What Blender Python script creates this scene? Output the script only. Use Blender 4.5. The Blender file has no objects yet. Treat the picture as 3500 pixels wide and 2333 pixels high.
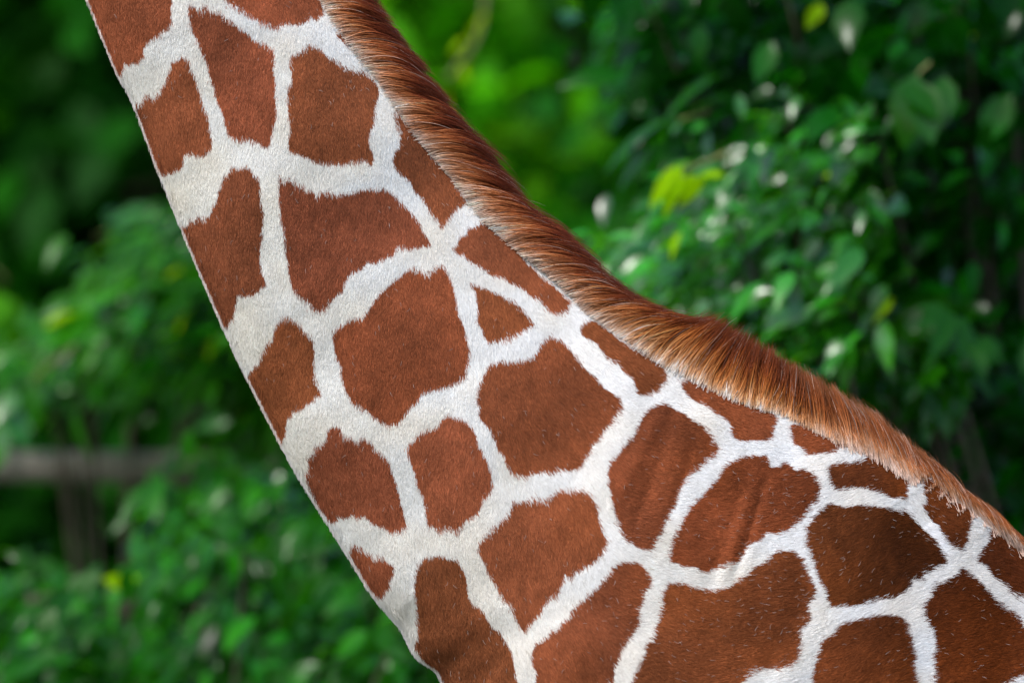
import bpy, math, random
import numpy as np
from mathutils import Vector, Matrix

random.seed(7)
RNG = np.random.default_rng(11)
SC = bpy.context.scene
COL = SC.collection

# ------------------------------------------------------------------ camera, sky, sun, exposure
CAM_D, CAM_Z = 10.0, 2.3                 # the photographer stands ten metres from the neck
K = 2.0 / 3500.0                         # metres per unit of the coat chart on the plane y = 0
cam_d = bpy.data.cameras.new('camera')
cam = bpy.data.objects.new('camera', cam_d)
COL.objects.link(cam)
cam.location = (0, -CAM_D, CAM_Z)
cam.rotation_euler = (math.radians(90), 0, 0)
cam_d.sensor_width = 36
cam_d.lens = 180
cam_d.clip_end = 500
cam_d.dof.use_dof = True
cam_d.dof.focus_distance = CAM_D - 0.12
cam_d.dof.aperture_fstop = 180.0 / 98.0
SC.camera = cam

SUN_EL, SUN_AZ = math.radians(52), math.radians(226)    # azimuth from +Y clockwise: behind the camera, a little left
world = bpy.data.worlds.new('World')
SC.world = world
world.use_nodes = True
wn, wl = world.node_tree.nodes, world.node_tree.links
wn.clear()
sky = wn.new('ShaderNodeTexSky')
sky.sky_type = 'NISHITA'
sky.sun_disc = False
sky.sun_elevation = SUN_EL
sky.sun_rotation = SUN_AZ
sky.air_density = 1.0
sky.dust_density = 2.0
sky.ozone_density = 1.0
bg = wn.new('ShaderNodeBackground')
bg.inputs['Strength'].default_value = 0.14
wo = wn.new('ShaderNodeOutputWorld')
wl.new(sky.outputs[0], bg.inputs[0])
wl.new(bg.outputs[0], wo.inputs[0])

sun_d = bpy.data.lights.new('sun', 'SUN')
sun_d.energy = 1.3
sun_d.angle = math.radians(11)
sun_d.color = (1.0, 0.965, 0.92)
sun = bpy.data.objects.new('sun', sun_d)
COL.objects.link(sun)
sdir = Vector((math.sin(SUN_AZ) * math.cos(SUN_EL), math.cos(SUN_AZ) * math.cos(SUN_EL), math.sin(SUN_EL)))
sun.rotation_euler = sdir.to_track_quat('Z', 'Y').to_euler()
sun.location = (-4, -6, 12)

SC.view_settings.view_transform = 'Standard'
SC.view_settings.look = 'None'
SC.view_settings.gamma = 1
SC.view_settings.exposure = 0.93
SC.view_settings.use_curve_mapping = False
SC.render.engine = 'CYCLES'
SC.cycles.use_denoising = True
SC.cycles.max_bounces = 6
SC.cycles.diffuse_bounces = 3
SC.cycles.glossy_bounces = 2
SC.cycles.transmission_bounces = 3
SC.cycles.transparent_max_bounces = 4
SC.cycles.sample_clamp_indirect = 6.0


# ------------------------------------------------------------------ helpers
def tag(o, label=None, cat=None, group=None, kind=None):
    if label: o['label'] = label
    if cat: o['category'] = cat
    if group: o['group'] = group
    if kind: o['kind'] = kind
    return o


def empty(name, loc=(0, 0, 0)):
    o = bpy.data.objects.new(name, None)
    COL.objects.link(o)
    o.location = loc
    o.empty_display_size = 0.2
    return o


def link(name, data, parent=None, mat=None):
    o = bpy.data.objects.new(name, data)
    COL.objects.link(o)
    if parent is not None:
        o.parent = parent
        o.matrix_parent_inverse = Matrix.Translation(-Vector(parent.location)) if parent.parent is None else Matrix()
    if mat is not None and not data.materials:
        data.materials.append(mat)
    return o


def np_mesh(name, V, F, cols=None, smooth=True):
    """V (n,3); F (m,3) or (m,4) int array; cols (n,3)."""
    me = bpy.data.meshes.new(name)
    V = np.ascontiguousarray(V, dtype=np.float32)
    F = np.ascontiguousarray(F, dtype=np.int32)
    k = F.shape[1]
    me.vertices.add(len(V)); me.vertices.foreach_set('co', V.ravel())
    me.loops.add(F.size); me.loops.foreach_set('vertex_index', F.ravel())
    me.polygons.add(len(F))
    me.polygons.foreach_set('loop_start', np.arange(0, F.size, k, dtype=np.int32))
    me.polygons.foreach_set('loop_total', np.full(len(F), k, dtype=np.int32))
    me.polygons.foreach_set('use_smooth', np.full(len(F), smooth))
    me.update(calc_edges=True)
    if cols is not None:
        at = me.attributes.new('tint', 'FLOAT_COLOR', 'POINT')
        c4 = np.ones((len(V), 4), dtype=np.float32)
        c4[:, :cols.shape[1]] = cols
        at.data.foreach_set('color', c4.ravel())
    return me


def at(px, py, Y):
    """chart position and distance behind the giraffe -> point in the world"""
    s = K * (CAM_D + Y) / CAM_D
    return Vector(((px - 1750) * s, Y, CAM_Z - (py - 1166.5) * s))


def catmull(P, t):
    P = np.asarray(P, float)
    n = len(P)
    i = np.clip(np.floor(t).astype(int), 0, n - 2)
    f = (t - i)[:, None]
    p0 = P[np.maximum(i - 1, 0)]; p1 = P[i]; p2 = P[i + 1]; p3 = P[np.minimum(i + 2, n - 1)]
    return 0.5 * ((2 * p1) + (-p0 + p2) * f + (2 * p0 - 5 * p1 + 4 * p2 - p3) * f * f + (-p0 + 3 * p1 - 3 * p2 + p3) * f ** 3)


_LAT = np.random.default_rng(5).random((256, 256))


def vnoise(x, y, scale, seed=0):
    x = np.asarray(x, float) / scale + seed * 17.31
    y = np.asarray(y, float) / scale + seed * 9.77
    ix = np.floor(x).astype(int); iy = np.floor(y).astype(int)
    fx = x - ix; fy = y - iy
    fx = fx * fx * (3 - 2 * fx); fy = fy * fy * (3 - 2 * fy)
    a = _LAT[ix & 255, iy & 255]; b = _LAT[(ix + 1) & 255, iy & 255]
    c = _LAT[ix & 255, (iy + 1) & 255]; d = _LAT[(ix + 1) & 255, (iy + 1) & 255]
    return (a * (1 - fx) + b * fx) * (1 - fy) + (c * (1 - fx) + d * fx) * fy


# ------------------------------------------------------------------ materials
def new_mat(name):
    m = bpy.data.materials.new(name)
    m.use_nodes = True
    nt = m.node_tree
    return m, nt, nt.nodes['Principled BSDF'], nt.nodes['Material Output']


def coat_material():
    m, nt, b, out = new_mat('giraffe_coat')
    a = nt.nodes.new('ShaderNodeAttribute'); a.attribute_name = 'tint'
    n = nt.nodes.new('ShaderNodeTexNoise'); n.inputs['Scale'].default_value = 420; n.inputs['Detail'].default_value = 3
    mp = nt.nodes.new('ShaderNodeMapping'); tc = nt.nodes.new('ShaderNodeTexCoord')
    mp.inputs['Scale'].default_value = (1, 1, 0.25)
    nt.links.new(tc.outputs['Object'], mp.inputs[0]); nt.links.new(mp.outputs[0], n.inputs['Vector'])
    mr = nt.nodes.new('ShaderNodeMapRange'); mr.inputs['To Min'].default_value = 0.75; mr.inputs['To Max'].default_value = 1.15
    nt.links.new(n.outputs[0], mr.inputs[0])
    vm = nt.nodes.new('ShaderNodeVectorMath'); vm.operation = 'SCALE'
    nt.links.new(a.outputs['Color'], vm.inputs[0]); nt.links.new(mr.outputs[0], vm.inputs['Scale'])
    nt.links.new(vm.outputs[0], b.inputs['Base Color'])
    bp = nt.nodes.new('ShaderNodeBump'); bp.inputs['Strength'].default_value = 0.3; bp.inputs['Distance'].default_value = 0.002
    nt.links.new(n.outputs[0], bp.inputs['Height']); nt.links.new(bp.outputs[0], b.inputs['Normal'])
    b.inputs['Roughness'].default_value = 0.8
    b.inputs['Specular IOR Level'].default_value = 0.2
    return m


def strand_material(name, rough=0.5, spec=0.35, trans=0.25):
    m, nt, b, out = new_mat(name)
    a = nt.nodes.new('ShaderNodeAttribute'); a.attribute_name = 'tint'
    nt.links.new(a.outputs['Color'], b.inputs['Base Color'])
    b.inputs['Roughness'].default_value = rough
    b.inputs['Specular IOR Level'].default_value = spec
    if trans > 0:
        tr = nt.nodes.new('ShaderNodeBsdfTranslucent')
        nt.links.new(a.outputs['Color'], tr.inputs['Color'])
        mx = nt.nodes.new('ShaderNodeMixShader'); mx.inputs[0].default_value = trans
        nt.links.new(b.outputs[0], mx.inputs[1]); nt.links.new(tr.outputs[0], mx.inputs[2])
        nt.links.new(mx.outputs[0], out.inputs[0])
    return m


def leaf_material(name, col, trans_col, trans=0.35, rough=0.3, spec=0.5, var=0.35):
    m, nt, b, out = new_mat(name)
    a = nt.nodes.new('ShaderNodeAttribute'); a.attribute_name = 'tint'
    oi = nt.nodes.new('ShaderNodeObjectInfo')
    tc = nt.nodes.new('ShaderNodeTexCoord')
    n = nt.nodes.new('ShaderNodeTexNoise'); n.inputs['Scale'].default_value = 30; n.inputs['Detail'].default_value = 4
    nt.links.new(tc.outputs['Object'], n.inputs['Vector'])
    mr = nt.nodes.new('ShaderNodeMapRange'); mr.inputs['To Min'].default_value = 0.7; mr.inputs['To Max'].default_value = 1.3
    nt.links.new(n.outputs[0], mr.inputs[0])
    mul = nt.nodes.new('ShaderNodeMix'); mul.data_type = 'RGBA'; mul.blend_type = 'MULTIPLY'; mul.inputs[0].default_value = 1
    mul.inputs[6].default_value = (*col, 1)
    nt.links.new(a.outputs['Color'], mul.inputs[7])
    sc = nt.nodes.new('ShaderNodeVectorMath'); sc.operation = 'SCALE'
    nt.links.new(mul.outputs[2], sc.inputs[0]); nt.links.new(mr.outputs[0], sc.inputs['Scale'])
    nt.links.new(sc.outputs[0], b.inputs['Base Color'])
    b.inputs['Roughness'].default_value = rough
    b.inputs['Specular IOR Level'].default_value = spec
    tr = nt.nodes.new('ShaderNodeBsdfTranslucent')
    m2 = nt.nodes.new('ShaderNodeMix'); m2.data_type = 'RGBA'; m2.blend_type = 'MULTIPLY'; m2.inputs[0].default_value = 1
    m2.inputs[6].default_value = (*trans_col, 1)
    nt.links.new(a.outputs['Color'], m2.inputs[7])
    nt.links.new(m2.outputs[2], tr.inputs['Color'])
    mx = nt.nodes.new('ShaderNodeMixShader'); mx.inputs[0].default_value = trans
    nt.links.new(b.outputs[0], mx.inputs[1]); nt.links.new(tr.outputs[0], mx.inputs[2])
    nt.links.new(mx.outputs[0], out.inputs[0])
    return m


def rough_material(name, c1, c2, scale, rough=0.85, bump=0.4, stretch=(1, 1, 1), dist=0.02):
    m, nt, b, out = new_mat(name)
    tc = nt.nodes.new('ShaderNodeTexCoord'); mp = nt.nodes.new('ShaderNodeMapping')
    mp.inputs['Scale'].default_value = stretch
    n = nt.nodes.new('ShaderNodeTexNoise'); n.inputs['Scale'].default_value = scale; n.inputs['Detail'].default_value = 8
    nt.links.new(tc.outputs['Object'], mp.inputs[0]); nt.links.new(mp.outputs[0], n.inputs['Vector'])
    r = nt.nodes.new('ShaderNodeValToRGB')
    r.color_ramp.elements[0].position = 0.3; r.color_ramp.elements[0].color = (*c1, 1)
    r.color_ramp.elements[1].position = 0.7; r.color_ramp.elements[1].color = (*c2, 1)
    nt.links.new(n.outputs[0], r.inputs[0]); nt.links.new(r.outputs[0], b.inputs['Base Color'])
    bp = nt.nodes.new('ShaderNodeBump'); bp.inputs['Strength'].default_value = bump; bp.inputs['Distance'].default_value = dist
    nt.links.new(n.outputs[0], bp.inputs['Height']); nt.links.new(bp.outputs[0], b.inputs['Normal'])
    b.inputs['Roughness'].default_value = rough
    return m


M_coat = coat_material()
M_fur = strand_material('short_fur', 0.6, 0.08, 0.2)
M_mane = strand_material('mane_strands', 0.42, 0.10, 0.2)
M_leaf = leaf_material('creeper_leaf', (0.011, 0.090, 0.0015), (0.06, 0.36, 0.001), 0.33, 0.16, 0.28)
M_leaf_light = leaf_material('light_creeper_leaf', (0.016, 0.155, 0.004), (0.10, 0.46, 0.001), 0.30, 0.27, 0.95)
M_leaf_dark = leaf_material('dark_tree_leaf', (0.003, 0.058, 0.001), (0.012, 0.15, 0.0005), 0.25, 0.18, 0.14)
M_leaf_bright = leaf_material('sunlit_tree_leaf', (0.066, 0.29, 0.003), (0.18, 0.62, 0.002), 0.45, 0.5, 0.12)  # sunlight on the far tree is put into this brighter leaf colour
M_leaf_matte = leaf_material('matte_tree_leaf', (0.006, 0.062, 0.002), (0.02, 0.17, 0.001), 0.3, 0.55, 0.06)  # shade on the far trees is put into this darker leaf colour
M_leaf_soft = leaf_material('soft_shrub_leaf', (0.012, 0.105, 0.003), (0.06, 0.36, 0.001), 0.33, 0.26, 0.22)
M_leaf_spray = leaf_material('arching_leaf', (0.018, 0.125, 0.002), (0.11, 0.48, 0.001), 0.35, 0.3, 0.25)
M_leaf_young_backlit = leaf_material('young_backlit_leaf', (0.33, 0.60, 0.001), (0.70, 0.97, 0.001), 0.5, 0.4, 0.06)  # young yellow-green leaves; sun shining through them is put into the colour
M_bark = rough_material('bark', (0.05, 0.035, 0.022), (0.13, 0.10, 0.07), 14, stretch=(1, 1, 0.25))
M_twig = rough_material('green_twig', (0.10, 0.11, 0.03), (0.22, 0.22, 0.07), 30)
M_wood = rough_material('weathered_log', (0.13, 0.11, 0.09), (0.28, 0.25, 0.215), 9, stretch=(0.2, 1, 1))
M_soil = rough_material('leaf_litter_soil', (0.035, 0.03, 0.018), (0.06, 0.085, 0.03), 1.3, dist=0.05)
M_hill = rough_material('wooded_slope', (0.008, 0.018, 0.006), (0.02, 0.045, 0.012), 0.9, dist=0.2)
M_horn = rough_material('horn', (0.02, 0.015, 0.012), (0.06, 0.045, 0.035), 40, 0.5)

# ------------------------------------------------------------------ ground and slope
gx = np.linspace(-90, 90, 61); gy = np.linspace(-60, 130, 61)
X, Y = np.meshgrid(gx, gy)
Z = (vnoise(X, Y, 4.0, 2) - 0.5) * 0.10
V = np.stack([X, Y, Z], -1).reshape(-1, 3)
def grid_faces(nr, nc):
    i = np.arange(nr - 1)[:, None] * nc + np.arange(nc - 1)[None, :]
    i = i.ravel()
    return np.stack([i, i + 1, i + nc + 1, i + nc], -1)
g = link('ground', np_mesh('ground', V, grid_faces(61, 61)), mat=M_soil)
tag(g, kind='structure')
hx = np.linspace(-70, 70, 71); hv = np.linspace(0, 1, 26)
HX, HV = np.meshgrid(hx, hv)
HY = 34 + HV * 30 + 2.5 * vnoise(HX, HV * 20, 6, 4)
HZ = -0.3 + 22 * HV ** 0.8 + 1.4 * (vnoise(HX, HV * 30, 3.5, 6) - 0.5) * HV
h = link('hill', np_mesh('hill', np.stack([HX, HY, HZ], -1).reshape(-1, 3), grid_faces(26, 71)), mat=M_hill)
tag(h, kind='structure')

# ------------------------------------------------------------------ coat chart: outlines of the brown patches
A, B, C_, D, E, F, G = (300, 0), (500, 550), (1300, 650), (750, 1250), (1900, 1250), (2324, 1549), (1250, 1549)
S1 = None
PATCHES = [
 (A, [(-60,-200),(-30,0),(40,150),(90,260),(150,390),(180,450),(212,520),(235,480),(250,410),(275,430),(300,405),(335,425),(350,395),(380,370),(375,320),(410,275),(450,245),(490,235),(500,205),(540,185),(580,155),(570,90),(575,0),(570,-200)]),
 (A, [(330,715),(345,685),(365,690),(385,650),(420,650),(445,660),(480,630),(500,600),(530,550),(545,490),(565,460),(575,405),(610,400),(650,375),(690,400),(700,460),(735,510),(745,560),(765,620),(790,720),(815,780),(835,870),(850,950),(840,1010),(790,1050),(740,1050),(710,1030),(690,1050),(655,1035),(650,1110),(630,1150),(595,1145),(575,1170),(545,1160),(520,1180),(490,1180),(450,1090),(410,1000),(380,900),(340,820),(315,740)]),
 (A, [(690,10),(730,45),(760,60),(800,30),(840,60),(870,75),(900,70),(940,110),(990,140),(1030,180),(1090,210),(1130,260),(1200,290),(1265,330),(1275,400),(1265,480),(1285,560),(1275,640),(1285,700),(1290,790),(1265,850),(1255,920),(1240,960),(1230,1000),(1200,990),(1170,960),(1130,960),(1100,940),(1060,945),(1010,945),(970,915),(945,850),(925,770),(890,700),(875,640),(860,570),(840,530),(820,460),(815,400),(780,350),(765,300),(740,250),(710,200),(700,140),(690,70)]),
 (A, [(930,-200),(945,0),(1000,35),(1060,60),(1090,90),(1150,110),(1180,140),(1240,155),(1295,190),(1320,160),(1370,150),(1440,155),(1480,140),(1520,105),(1560,125),(1600,80),(1605,40),(1590,0),(1520,-200)]),
 (A, [(1380,370),(1430,355),(1480,325),(1510,300),(1560,310),(1610,345),(1640,380),(1680,395),(1710,420),(1750,450),(1800,465),(1835,475),(1870,460),(1900,490),(1940,530),(1980,580),(1985,640),(1965,690),(1955,740),(1960,780),(1935,860),(1915,920),(1920,980),(1945,1030),(1945,1090),(1930,1110),(1900,1085),(1850,1090),(1800,1100),(1750,1115),(1720,1110),(1650,1110),(1600,1100),(1530,1085),(1480,1050),(1420,1035),(1370,1010),(1375,930),(1385,850),(1370,760),(1365,690),(1370,610),(1395,560),(1385,480),(1380,420)]),
 (A, [(1685,225),(1720,215),(1750,240),(1800,300),(1760,290),(1710,250)]),
 (S1, [(1345,365),(1380,405),(1415,445),(1445,485),(1476,530),(1503,558),(1544,612),(1578,660),(1592,687),(1565,701),(1537,731),(1517,762),(1502,772),(1493,748),(1471,724),(1452,690),(1435,663),(1415,646),(1401,612),(1374,595),(1354,578),(1340,551),(1340,535),(1345,510),(1360,495),(1367,460),(1355,425),(1345,400)]),
 (B, [(225,430),(290,425),(290,375),(320,400),(350,370),(400,380),(430,360),(450,310),(480,260),(490,190),(520,150),(520,110),(560,80),(580,25),(620,40),(690,25),(730,70),(770,110),(775,200),(780,280),(800,340),(795,430),(790,520),(775,600),(780,680),(790,740),(820,830),(780,850),(760,880),(720,900),(670,910),(620,895),(615,960),(600,1010),(590,1070),(570,1070),(550,1130),(505,1080),(460,1000),(420,900),(360,770),(310,650),(270,560)]),
 (B, [(905,95),(940,125),(980,115),(1030,145),(1070,160),(1085,190),(1130,190),(1170,235),(1190,200),(1240,195),(1310,225),(1340,205),(1400,205),(1460,180),(1520,175),(1580,185),(1615,170),(1660,200),(1720,235),(1745,280),(1785,320),(1830,370),(1870,420),(1880,460),(1920,510),(1945,570),(1890,570),(1820,580),(1780,590),(1710,580),(1690,630),(1640,640),(1570,680),(1510,680),(1460,730),(1400,745),(1385,780),(1350,820),(1340,870),(1290,910),(1255,950),(1220,1000),(1170,1010),(1130,990),(1100,940),(1050,910),(1000,870),(985,810),(970,740),(960,640),(945,540),(940,460),(920,380),(905,260)]),
 (S1, [(1135,1127),(1160,1112),(1180,1100),(1195,1085),(1235,1082),(1250,1060),(1270,1035),(1285,1010),(1300,995),(1325,970),(1355,945),(1375,927),(1410,910),(1435,920),(1450,935),(1470,920),(1490,910),(1507,897),(1525,920),(1540,950),(1547,985),(1557,1025),(1560,1060),(1580,1100),(1590,1140),(1600,1180),(1602,1220),(1592,1250),(1590,1278),(1560,1300),(1530,1315),(1470,1325),(1445,1335),(1425,1365),(1400,1385),(1385,1410),(1360,1440),(1325,1447),(1300,1435),(1275,1415),(1255,1395),(1230,1385),(1200,1360),(1180,1330),(1170,1295),(1167,1265),(1165,1240),(1150,1215),(1140,1170)]),
 (S1, [(845,1275),(865,1250),(882,1235),(895,1205),(905,1195),(902,1170),(930,1160),(932,1130),(945,1100),(960,1085),(980,1075),(1000,1090),(1025,1105),(1042,1125),(1055,1140),(1070,1160),(1072,1205),(1072,1250),(1075,1295),(1100,1340),(1075,1355),(1050,1372),(1027,1395),(1000,1397),(990,1420),(977,1420),(975,1450),(970,1485),(962,1512),(940,1495),(905,1425),(870,1350),(840,1290)]),
 (D, [(595,610),(640,590),(640,550),(700,520),(730,480),(735,430),(790,390),(830,420),(850,470),(900,480),(950,520),(970,470),(1000,490),(1030,500),(1060,560),(1130,600),(1160,650),(1180,720),(1210,790),(1220,850),(1240,920),(1255,970),(1275,1090),(1210,1120),(1160,1125),(1130,1090),(1080,1080),(1030,1050),(990,1010),(940,1030),(900,1000),(850,1020),(800,1010),(790,1050),(750,1040),(685,960),(645,880),(610,810),(590,740),(605,680)]),
 (D, [(905,1210),(940,1225),(970,1240),(1010,1270),(1055,1310),(1090,1285),(1130,1310),(1160,1330),(1190,1350),(1190,1400),(1165,1440),(1150,1500),(1120,1540),(1110,1567),(1055,1550),(985,1450),(935,1380),(895,1300),(890,1250)]),
 (D, [(1275,560),(1320,500),(1350,460),(1400,430),(1450,420),(1500,400),(1510,360),(1560,320),(1620,340),(1670,350),(1720,400),(1750,450),(1765,520),(1800,580),(1830,640),(1850,700),(1860,790),(1850,850),(1800,900),(1780,970),(1740,1010),(1680,1040),(1660,1080),(1620,1130),(1600,1105),(1550,1100),(1500,1115),(1460,1085),(1420,1080),(1410,1000),(1400,940),(1385,870),(1350,800),(1340,730),(1310,650),(1290,600)]),
 (S1, [(1875,1142),(1895,1150),(1920,1160),(1940,1180),(1960,1210),(1980,1235),(2000,1260),(2030,1285),(2050,1310),(2080,1335),(2110,1355),(2122,1390),(2095,1415),(2080,1450),(2055,1465),(2045,1490),(2020,1515),(2005,1545),(1987,1570),(1982,1590),(1940,1600),(1900,1597),(1890,1610),(1815,1607),(1805,1622),(1765,1620),(1740,1605),(1725,1575),(1720,1550),(1700,1535),(1690,1490),(1675,1460),(1640,1425),(1635,1385),(1625,1360),(1635,1315),(1650,1285),(1660,1260),(1680,1235),(1715,1230),(1740,1232),(1780,1225),(1820,1215),(1835,1190),(1855,1160)]),
 (C_, [(600,620),(650,640),(740,670),(810,695),(860,730),(910,745),(960,790),(1000,850),(1050,905),(980,940),(900,990),(830,1010),(740,1030),(700,980),(680,920),(655,880),(665,800),(650,740),(650,690)]),
 (C_, [(490,390),(520,350),(530,310),(580,290),(590,250),(650,230),(700,200),(740,220),(770,260),(830,310),(900,370),(940,420),(990,480),(1050,530),(1110,590),(1180,650),(1240,710),(1290,750),(1265,810),(1210,835),(1160,820),(1120,790),(1090,740),(1030,720),(980,670),(940,640),(880,620),(820,580),(750,570),(700,520),(640,490),(590,465),(570,430),(530,420)]),
 (C_, [(1355,920),(1400,880),(1460,880),(1520,930),(1600,990),(1700,1060),(1790,1110),(1880,1160),(1940,1220),(1930,1290),(1890,1350),(1800,1390),(1740,1385),(1720,1330),(1700,1270),(1660,1240),(1600,1170),(1540,1150),(1500,1090),(1460,1030),(1400,1000),(1360,965)]),
 (E, [(830,110),(880,80),(950,100),(1050,140),(1150,170),(1250,210),(1350,260),(1440,300),(1490,350),(1460,410),(1450,490),(1400,505),(1300,505),(1220,510),(1180,470),(1170,400),(1120,340),(1070,320),(1010,270),(950,240),(890,210),(850,160)]),
 (E, [(1570,400),(1640,390),(1720,410),(1790,440),(1880,490),(1970,530),(1920,555),(1880,590),(1820,600),(1740,605),(1690,610),(1660,560),(1600,530),(1580,470)]),
 (E, [(600,300),(660,265),(720,250),(790,290),(850,320),(920,370),(980,400),(1030,460),(1060,510),(1100,550),(1060,600),(1000,650),(960,700),(890,740),(850,800),(810,870),(800,940),(750,1000),(740,1050),(710,1090),(690,1150),(660,1190),(645,1245),(580,1250),(520,1220),(460,1180),(420,1110),(390,1020),(370,910),(350,820),(335,710),(360,650),(400,600),(450,530),(510,470),(550,380)]),
 (E, [(1190,640),(1260,610),(1340,610),(1410,605),(1440,690),(1490,695),(1530,650),(1570,680),(1600,720),(1660,700),(1730,740),(1770,800),(1780,850),(1760,930),(1720,960),(1680,1010),(1650,1060),(1580,1100),(1550,1135),(1480,1140),(1400,1140),(1370,1190),(1310,1220),(1270,1270),(1240,1320),(1170,1350),(1100,1370),(1040,1390),(980,1405),(930,1370),(850,1365),(750,1330),(755,1260),(770,1180),(810,1120),(840,1060),(880,990),(920,930),(980,880),(1040,810),(1090,750),(1120,690)]),
 (S1, [(2819,1594),(2849,1586),(2889,1586),(2914,1579),(2944,1574),(2950,1570),(2935,1535),(2975,1545),(3020,1565),(3064,1582),(3079,1614),(3091,1639),(3086,1674),(3086,1699),(3059,1701),(3024,1699),(2994,1684),(2954,1676),(2924,1671),(2884,1676),(2844,1679),(2826,1659),(2816,1624)]),
 (F, [(1000,355),(1060,365),(1130,380),(1180,365),(1250,365),(1340,375),(1380,375),(1450,385),(1520,390),(1570,430),(1620,480),(1670,530),(1720,590),(1760,660),(1800,740),(1720,780),(1660,820),(1630,860),(1560,870),(1540,930),(1480,980),(1440,1010),(1380,1000),(1310,1020),(1240,1030),(1170,1050),(1080,1060),(1000,1055),(975,1020),(970,950),(930,890),(900,800),(880,720),(840,650),(835,510),(880,460),(910,410),(950,375)]),
 (F, [(1620,165),(1640,260),(1655,320),(1630,345),(1670,400),(1700,440),(1760,510),(1780,570),(1820,620),(1890,675),(1920,640),(1945,560),(1960,470),(1975,400),(1965,330),(1930,270),(1860,215),(1780,170),(1690,140)]),
 (F, [(2000,740),(2040,660),(2090,600),(2090,510),(2150,480),(2230,500),(2352,580),(2600,740),(2650,950),(2450,980),(2352,960),(2290,970),(2230,930),(2180,870),(2110,830),(2060,760)]),
 (F, [(1890,775),(1940,810),(2000,860),(2060,920),(2110,970),(2170,1040),(2240,1080),(2300,1120),(2310,1170),(2352,1200),(2480,1300),(2480,1480),(2300,1520),(2230,1550),(2180,1620),(2120,1800),(1800,1800),(1740,1600),(1710,1540),(1720,1460),(1700,1390),(1730,1330),(1710,1240),(1670,1160),(1640,1100),(1640,1040),(1680,980),(1720,900),(1790,870),(1870,830)]),
 (F, [(1080,1180),(1150,1165),(1230,1130),(1330,1120),(1420,1115),(1480,1125),(1530,1170),(1530,1220),(1560,1290),(1580,1400),(1570,1490),(1600,1567),(1620,1700),(1500,1850),(1000,1850),(880,1700),(880,1500),(910,1400),(940,1320),(960,1270),(1030,1250),(1050,1200)]),
 (S1, [(2674,1881),(2704,1884),(2729,1909),(2739,1939),(2754,1974),(2774,2014),(2769,2044),(2754,2059),(2749,2089),(2759,2119),(2719,2159),(2724,2194),(2714,2249),(2694,2274),(2644,2289),(2599,2284),(2559,2294),(2539,2319),(2524,2333),(2480,2450),(2150,2450),(2150,2332),(2165,2289),(2190,2239),(2200,2199),(2225,2174),(2235,2124),(2255,2074),(2250,2039),(2265,1999),(2275,1984),(2310,1989),(2350,1999),(2374,2009),(2434,2014),(2474,2006),(2499,1989),(2539,1964),(2564,1939),(2604,1919),(2624,1894),(2649,1881)]),
 (G, [(1000,320),(1060,310),(1100,320),(1150,290),(1200,310),(1250,290),(1290,250),(1330,235),(1400,250),(1480,240),(1520,270),(1560,330),(1580,400),(1590,470),(1620,540),(1640,590),(1620,650),(1580,700),(1520,750),(1450,790),(1400,830),(1360,820),(1340,880),(1310,950),(1250,980),(1210,1030),(1190,1080),(1130,1140),(1080,1215),(1040,1160),(1010,1090),(980,1020),(930,980),(900,910),(860,850),(820,780),(790,710),(765,650),(770,600),(830,540),(880,490),(930,450),(970,400),(990,360)]),
 (G, [(1700,745),(1740,730),(1830,735),(1870,760),(1900,800),(1930,830),(1930,890),(1890,940),(1870,1010),(1850,1060),(1850,1150),(1820,1200),(1780,1270),(1740,1320),(1720,1380),(1690,1450),(1680,1530),(1660,1567),(1600,1750),(1200,1750),(1150,1540),(1160,1480),(1130,1430),(1130,1350),(1150,1290),(1240,1240),(1260,1190),(1300,1200),(1330,1150),(1390,1100),(1410,1040),(1470,990),(1520,950),(1580,890),(1640,830),(1670,780)]),
 (G, [(355,745),(400,700),(440,690),(500,680),(570,710),(620,705),(650,760),(680,830),(690,900),(700,980),(750,1030),(800,1060),(830,1120),(870,1180),(920,1210),(950,1270),(1000,1350),(1010,1430),(1020,1510),(1050,1567),(1050,1750),(560,1750),(480,1560),(460,1490),(420,1430),(370,1370),(330,1300),(350,1250),(345,1150),(345,1050),(330,960),(330,850),(340,800)]),
]
# raster of the chart: 2 units per cell round the traced area
RX0, RY0, RX1, RY1, RS = -200, -150, 3700, 2500, 2.0
NW, NH = int((RX1 - RX0) / RS), int((RY1 - RY0) / RS)
FIN = np.zeros((NH, NW), np.int16)
for pid, (org, pts) in enumerate(PATCHES):
    p = np.array(pts, float)
    if org is not None:
        p = p / 2.0 + np.array(org, float)
    c0 = max(int((p[:, 0].min() - RX0) / RS) - 1, 0); c1 = min(int((p[:, 0].max() - RX0) / RS) + 2, NW)
    r0 = max(int((p[:, 1].min() - RY0) / RS) - 1, 0); r1 = min(int((p[:, 1].max() - RY0) / RS) + 2, NH)
    xs = RX0 + (np.arange(c0, c1) + 0.5) * RS; ys = RY0 + (np.arange(r0, r1) + 0.5) * RS
    XX, YY = np.meshgrid(xs, ys)
    ins = np.zeros(XX.shape, bool)
    n = len(p)
    for i in range(n):
        xa, ya = p[i]; xb, yb = p[(i + 1) % n]
        if ya == yb: continue
        c = ((ya > YY) != (yb > YY)) & (XX < (xb - xa) * (YY - ya) / (yb - ya) + xa)
        ins ^= c
    FIN[r0:r1, c0:c1][ins] = pid + 1
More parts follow.
